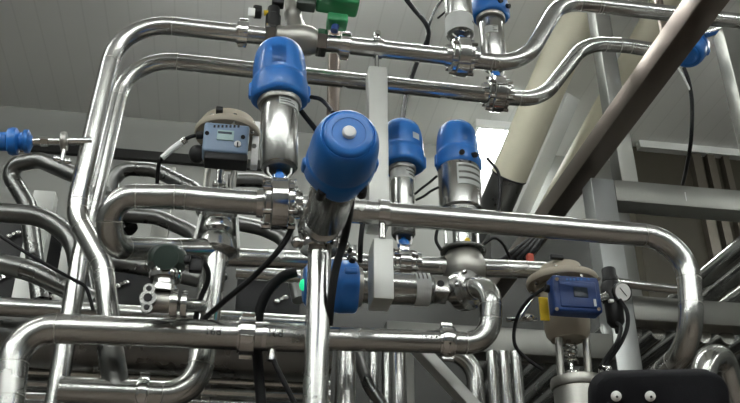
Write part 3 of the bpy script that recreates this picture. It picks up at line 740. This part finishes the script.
c = cable([(198, 135, 1.92), (190, 137, 1.92), (183, 141, 1.93), (172, 149, 1.93), (161, 159, 1.94), (158, 170, 1.96), (157, 190, 2.0)], .005, 'black cable with white sleeve left of the grey blue positioner')
MB().tube([P(184, 140.2, 1.925), P(172.5, 148.6, 1.928), P(162, 158, 1.935)], .0075, 12).build('sleeve', 'label', c)
MB().cyl(P(186, 139, 1.92), P(182, 142, 1.925), .009, seg=12).build('sleeve_end', 'steel_polished', c)
cable([(311, 97, 1.68), (320, 99, 1.66), (327, 105, 1.62), (333, 113, 1.5)], .005, 'black cable from blue head towards the leaning blue head')
cable([(296, 104, 1.78), (305, 116, 1.80), (316, 130, 1.80), (326, 146, 1.8)], .0065, 'thick black cable behind the leaning blue head')
cable([(415, 194, 2.07), (422, 188, 2.05), (430, 182, 2.05), (437, 176, 2.04)], .0035, 'upper thin black lead between slim and wide blue valves')
cable([(416, 200, 2.05), (424, 196, 2.05), (431, 191, 2.05), (439, 187, 2.04)], .0035, 'lower thin black lead between slim and wide blue valves')
cable([(441, 250, 2.05), (436, 240, 2.05), (438, 228, 2.05), (444, 218, 2.06)], .0045, 'thin black cable loop left of the globe body')
cable([(684, 68, 2.14), (689, 82, 2.14), (692, 104, 2.16), (691, 140, 2.2), (687, 165, 2.3), (683, 184, 2.46)], .0065, 'black cable hanging from the blue head at the overhead beam')
cable([(676, 64, 2.13), (683, 76, 2.13), (690, 90, 2.145)], .0035, 'thin pale lead beside cable below the blue head at the overhead beam', m='label')
cable([(545, 288, 1.9), (533, 296, 1.9), (522, 308, 1.92), (515, 325, 1.95), (515, 345, 1.95), (526, 358, 1.95), (543, 370, 1.95)], .0045, 'thin black air tube looping left of right control valve', name='air_tube', cat='tube')
cable([(620, 300, 2.02), (627, 312, 2.0), (627, 328, 2.0), (619, 346, 1.98), (607, 362, 1.95), (603, 370, 1.93)], .0055, 'outer black air tube curving below the gauge', name='air_tube', cat='tube')
cable([(616, 322, 2.04), (621, 328, 2.0), (617, 342, 1.97), (606, 358, 1.95), (600, 368, 1.93)], .005, 'inner black air tube curving below the regulator bowl', name='air_tube', cat='tube')
cable([(487, 158, 3.3), (498, 172, 3.3), (500, 190, 3.3), (498, 214, 3.3)], .007, 'black cable hanging in front of cream foam pipe end')
cable([(183, 256, 1.93), (196, 258, 1.92), (206, 266, 1.92), (208, 280, 1.93), (200, 300, 1.95), (195, 322, 1.97)], .0065, 'black cable arching over from transmitter to the low pipe')
for k in range(4):
    cable([(500 + k * 8, 262 - k, 2.35), (516 + k * 6, 250, 2.35), (535 + k * 3, 236, 2.4), (552 + k * 3, 226, 2.45)], .009, ['lowest', 'second lowest', 'second highest', 'highest'][k] + ' black cable of the bundle below middle pipe, left of beige actuator')
q = MB().box((.02, .02, .03), M.Translation(P(530, 259, 2.3)), .003).build('cable_tag', 'red'); tag(q, 'small red tag beside the black cable bundle', 'tag')
cable([(484, 244, 2.0), (494, 238, 2.0), (503, 244, 2.02), (510, 258, 2.05)], .004, 'thin black cable right of the globe body')

# hanger rods from the ceiling
for (px, py_, Yh, r, lab) in ((333, 110, 2.45, .022, 'brownish hanger post behind the green topped valve'), (665, 34, 2.2, .016, 'short hanger rod above upper pipe near overhead beam')):
    q = P(px, py_, Yh); o = MB().cyl((q.x, q.y, q.z - (.25 if px < 400 else 0)), (q.x, q.y, CEIL), r, seg=18).build('hanger_rod', 'beam_steel'); tag(o, lab, 'hanger')

# ------------------------------------------------------------------ back pipework, left
def bend(pts, r, label, R=.09, m='steel_dull_shaded', **k):  # bends use the darkened steel, shade painted into its colour
    return pipe([P(*p) for p in pts], r, label, R, m, seams=False, group='shade-toned pipe bends at the back left', **k)
bend([(40, 300, 2.7), (28, 205, 2.7), (4, 166, 2.7), (40, 160, 2.65), (95, 184, 2.6), (130, 230, 2.55)], .028, 'shade-toned pipe arching over at far left below the blue sensor', .07)
bend([(-30, 210, 2.5), (42, 216, 2.5), (74, 238, 2.5), (84, 300, 2.5)], .030, 'shade-toned pipe curving down just left of the two legs', .16)
bend([(-30, 258, 2.4), (30, 270, 2.4), (95, 302, 2.4)], .030, 'shade-toned pipe sloping down behind the thin sagging cable', .3)
bend([(108, 215, 2.6), (112, 180, 2.6), (124, 168, 2.6), (156, 170, 2.6), (196, 190, 2.55), (215, 240, 2.5)], .025, 'shade-toned arching pipe between legs and left control valve', .07)
bend([(118, 214, 2.5), (158, 217, 2.5), (196, 234, 2.48), (220, 280, 2.45)], .024, 'shade-toned pipe seen through the hole of the U-bend', .12)
bend([(112, 262, 2.5), (150, 268, 2.5), (205, 280, 2.48)], .027, 'shade-toned pipe low behind the U-bend', .12)
bend([(232, 222, 2.5), (262, 228, 2.5), (288, 240, 2.48), (300, 300, 2.45)], .024, 'shade-toned pipe curving right of left control valve below middle pipe', .12)
bend([(228, 180, 2.6), (258, 180, 2.6), (285, 190, 2.6), (298, 240, 2.6)], .024, 'shade-toned pipe curving behind valve on middle pipe', .10)
for (px, py_, Yp, w, lab) in ((35, 250, 2.9, .075, 'pale grey square post behind bends at far left'), (168, 170, 3.2, .065, 'pale grey post left of grey blue positioner'), (68, 250, 2.75, .03, 'narrow grey upright left of the two legs')):
    q = P(px, py_, Yp); o = MB().bar((q.x, Yp, 0), (q.x, Yp, q.z + (.0 if px == 168 else .22 if w > .04 else .1)), w, .06, V((0, 1, 0)), .003).build('rack_post', 'frame_steel' if px > 100 else 'plate_grey'); tag(o, lab, 'post', 'grey rack posts')
# black panels with wing nuts
def panel(x0, y0, x1, y1, Y, nuts, label):
    t = thing('cabinet_or_shade_box', P((x0 + x1) / 2, y1, Y), label, 'cabinet', 'black cabinets with wing nuts')
    box_at(MB(), x0, y0, x1, y1, Y, .03, .004).build('plate', 'black', t)
    a_, c_ = P(x0, (y0 + y1) / 2, Y), P(x1, (y0 + y1) / 2, Y); zt_ = zat((x0 + x1) / 2, y0, Y) - .01
    MB().box((c_.x - a_.x - .01, .25, zt_), M.Translation(((a_.x + c_.x) / 2, Y + .03 + .125, zt_ / 2)), .004).build('housing', 'black', t)
    for (a, b_) in nuts:
        q = P(a, b_, Y - .006); mb = MB(); mb.cyl(q + V((0, .008, 0)), q - V((0, .012, 0)), .006, seg=12)
        for s in (-1, 1): mb.sphere(q + V((s * .014, -.008, s * .008)), .010, 12, (1.1, .4, .8))
        mb.build('wing_nut', 'steel_polished', t)
panel(-20, 222, 27, 298, 3.0, ((4, 278), (14, 235)), 'black cabinet panel at far left edge between shade-toned bends')
panel(44, 225, 78, 300, 3.0, ((57, 295), (68, 252), (16 + 50, 236)), 'black cabinet panel left of the two legs with wing nuts')
panel(112, 268, 152, 306, 2.9, ((122, 285),), 'black cabinet panel right of the S-bend leg with one wing nut')
panel(236, 278, 300, 316, 2.9, ((281, 300),), 'black cabinet panel behind thick hose, left of the front upright')
# big horizontal pipes at the back
def run(px0, py0, px1, Y, r, label, m='steel', grp='straight pipes stacked at the back'):
    a = P(px0, py0, Y); c = P(px1, py0, Y); c.z = a.z; a.x = X0
    o = MB().cyl(a, c, r, seg=36).build('steel_pipe', m); return tag(o, label, 'pipe', grp)
run(-40, 304, 330, 2.36, .026, 'bright straight pipe just above the thick low pipe at the back', 'steel')
run(-40, 334, 330, 2.5, .085, 'very thick shade-darkened pipe directly behind the thick low pipe', 'steel_dull_shaded')
run(-40, 368, 330, 2.6, .017, 'uppermost slim back pipe under the very thick pipe', 'steel')
run(-40, 379, 330, 2.6, .020, 'second slim back pipe under the very thick pipe', 'steel')
run(-40, 392, 330, 2.6, .020, 'third slim back pipe under the very thick pipe', 'steel')
run(-40, 406, 330, 2.6, .020, 'lowest slim back pipe, cut by the bottom edge', 'steel')
for (xa, xc, yt, Yk, lab) in ((84, 298, 246, 3.4, 'low dark box added as shade far behind left control valve and transmitter'), (300, 486, 272, 3.6, 'big dark box added as shade far behind the upright pipes'), (489, 622, 230, 3.75, 'taller dark box added as shade behind right control valve and black cable bundle')):  # boxes added to darken the shaded gaps behind the pipes
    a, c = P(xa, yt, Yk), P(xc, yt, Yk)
    MB_ = MB().box((c.x - a.x, .5, a.z), M.Translation(((a.x + c.x) / 2, Yk + .25, a.z / 2)), .01).build('cabinet_or_shade_box', 'shade_box_dark')
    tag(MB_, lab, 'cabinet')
# verticals below the low pipe, centre
for (px, w, Y, lab) in ((346, 21, 2.05, 'upright pipe just right of the front upright, below low pipe'), (373, 9, 2.3, 'thin upright pipe below low pipe under the box shaped support'),
                        (386, 8, 2.45, 'thin upright pipe deep behind, left of the thicker upright'), (398, 16, 2.15, 'upright pipe left of the pale diagonal brace'),
                        (492, 11, 2.25, 'left of three slim uprights below the low pipe end'), (504, 11, 2.25, 'middle of three slim uprights below the low pipe end'), (516, 11, 2.25, 'right of three slim uprights below the low pipe end')):
    q = P(px, 360, Y); dep = (q - CO).dot(CR @ V((0, 0, -1)))
    zt_ = zat(px, 332 if px < 480 else 352, Y)
    o = MB().cyl((q.x, Y, 0), (q.x, Y, zt_), w / FPX * dep / 2, seg=24).build('steel_pipe', 'steel'); tag(o, lab, 'pipe', 'upright pipes below the low pipe')
pipe([P(445, 352, 2.4), P(474, 352, 2.4), fl(P(475, 352, 2.4), .0)], .027, 'curved pipe right of pale diagonal brace', .09, seams=False)
pipe([P(356, 350, 2.2), P(368, 385, 2.2), P(392, 420, 2.2)], .016, 'slanting slim pipe between the uprights below low pipe', .1, seams=False, m='steel_dull_shaded')
# bundle running away at the right
names = ['uppermost', 'second', 'third', 'fourth', 'fifth', 'sixth', 'seventh', 'eighth', 'ninth']
zz = CZ + 1.19
for i, y in enumerate((249, 272, 297, 318, 340, 362, 384)):
    q = Pz(740, y, zz)
    o = MB().cyl((q.x, .7, zz), (q.x, py, zz), .031 if i < 3 else .027, seg=24).build('steel_pipe', 'steel'); tag(o, names[i] + ' from top of the parallel pipes slanting at right edge', 'pipe', 'parallel pipes running away at right')
zz = CZ + 1.035
names += ['tenth', 'eleventh']
for i, x in enumerate((792, 764, 738, 712, 688, 662, 636, 606, 578, 550, 522)):
    zz = CZ + (1.012 if x > 600 else .905)
    q = Pz(x, 330, zz)
    o = MB().cyl((q.x, 2.52, zz), (q.x, min(WY if q.x < wc.x else py - .06, 5), zz), (.026, .021, .024)[i % 3], seg=24).build('steel_pipe', 'steel'); tag(o, names[i] + ' from right in the lower layer of pipes running away', 'pipe', 'lower pipes running away at right')
pipe([P(695, 420, 2.0), P(706, 362, 2.0), P(722, 352, 2.05), P(745, 430, 2.15)], .032, 'dark steel elbow hump behind the black cover at lower right', .06, seams=False)
# black cover at lower right
t = thing('black_cover', D(662, 403, 1.25), 'black rounded cover with two white rivets at lower right corner', 'cover')
mc = mtx(D(662, 412, 1.25), -(CR @ V((0, 0, -1))), CR @ V((1, .02, 0)))
mc = mtx(D(663, 443, 1.25), -(CR @ V((0, 0, -1))), CR @ V((1, .02, 0)))
k_ = 1.25 / FPX; hw, hh, rc_ = 69 * k_, 69.5 * k_, 22 * k_
out = []
for (sx, sy, a0) in ((1, 1, 0), (-1, 1, PI / 2), (-1, -1, PI), (1, -1, 1.5 * PI)):
    for q_ in range(8):
        a = a0 + PI / 2 * q_ / 7; out.append((sx * (hw - rc_) + rc_ * math.cos(a), sy * (hh - rc_) + rc_ * math.sin(a)))
MB().ring_loft([[mc @ V((x * f, y * f, z)) for x, y in out] for f, z in ((.97, -.034), (1, -.030), (1, -.010), (.985, -.003), (.95, 0))]).build('shell', 'black_satin', t)
q = D(662, 500, 1.27); MB().cyl((q.x, q.y + .05, 0), (q.x, q.y + .05, q.z + .1), .02).build('stand', 'black', t)
for px in (616, 650):
    q = D(px, 396, 1.25); n = -(CR @ V((0, 0, -1)))
    r_ = MB().lathe([(.0075, -.002), (.0075, .002), (.005, .0045), (0, .005)], mtx(q, n), 20).build('rivet', 'white', t)
    MB().lathe([(.0018, .005), (.0018, .0056), (0, .0056)], mtx(q, n), 10).build('rivet_hole', 'ink', r_)

# ------------------------------------------------------------------ handwriting on the low pipe
def pipe_text(txt, px, py_, r, Y, size, axis_z):
    cu = bpy.data.curves.new('t', 'FONT'); cu.body = txt; cu.size = size; cu.align_x = 'CENTER'; cu.align_y = 'CENTER'; cu.resolution_u = 3
    ob = bpy.data.objects.new('t', cu); COL.objects.link(ob); dg = bpy.context.evaluated_depsgraph_get(); dg.update()
    me = bpy.data.meshes.new_from_object(ob.evaluated_get(dg)); bpy.data.objects.remove(ob)
    mb = MB(); mb.bm.from_mesh(me)
    for k in range(-12, 13):
        bmesh.ops.bisect_plane(mb.bm, geom=mb.bm.verts[:] + mb.bm.edges[:] + mb.bm.faces[:], plane_co=(0, k * size * .04, 0), plane_no=(0, 1, 0))
    q = P(px, py_, Y - r * .9)                              # point on front of pipe
    for v in mb.bm.verts:
        z = q.z + v.co.y; dz = max(-r * .99, min(r * .99, z - axis_z))
        v.co = V((q.x + v.co.x, Y - math.sqrt(r * r - dz * dz) - .0011, z))
    return mb
zb_ = lambda px: P(px, 327 + (px - 17) / 299 * 11.5, YB_).z
pipe_text('16d', 213, 332.0, .0325, YB_, .024, zb_(208)).build('handwritten_mark', 'ink', B)
pipe_text('16d', 275, 334.0, .0325, YB_, .024, zb_(272)).build('handwritten_mark', 'ink', B)
zB2 = P(440, 342, YB_).z
pipe_text('• • •', 431, 337.5, R5, YB_, .020, zB2).build('ink_dots', 'ink', B2)

# ------------------------------------------------------------------ world and view
w = bpy.data.worlds.new('world'); bpy.context.scene.world = w; w.use_nodes = True
w.node_tree.nodes['Background'].inputs['Color'].default_value = (.5, .52, .55, 1); w.node_tree.nodes['Background'].inputs['Strength'].default_value = .3
sc = bpy.context.scene
sc.view_settings.view_transform = 'Standard'; sc.view_settings.look = 'None'; sc.view_settings.gamma = 1; sc.view_settings.use_curve_mapping = False
sc.view_settings.exposure = 0.05
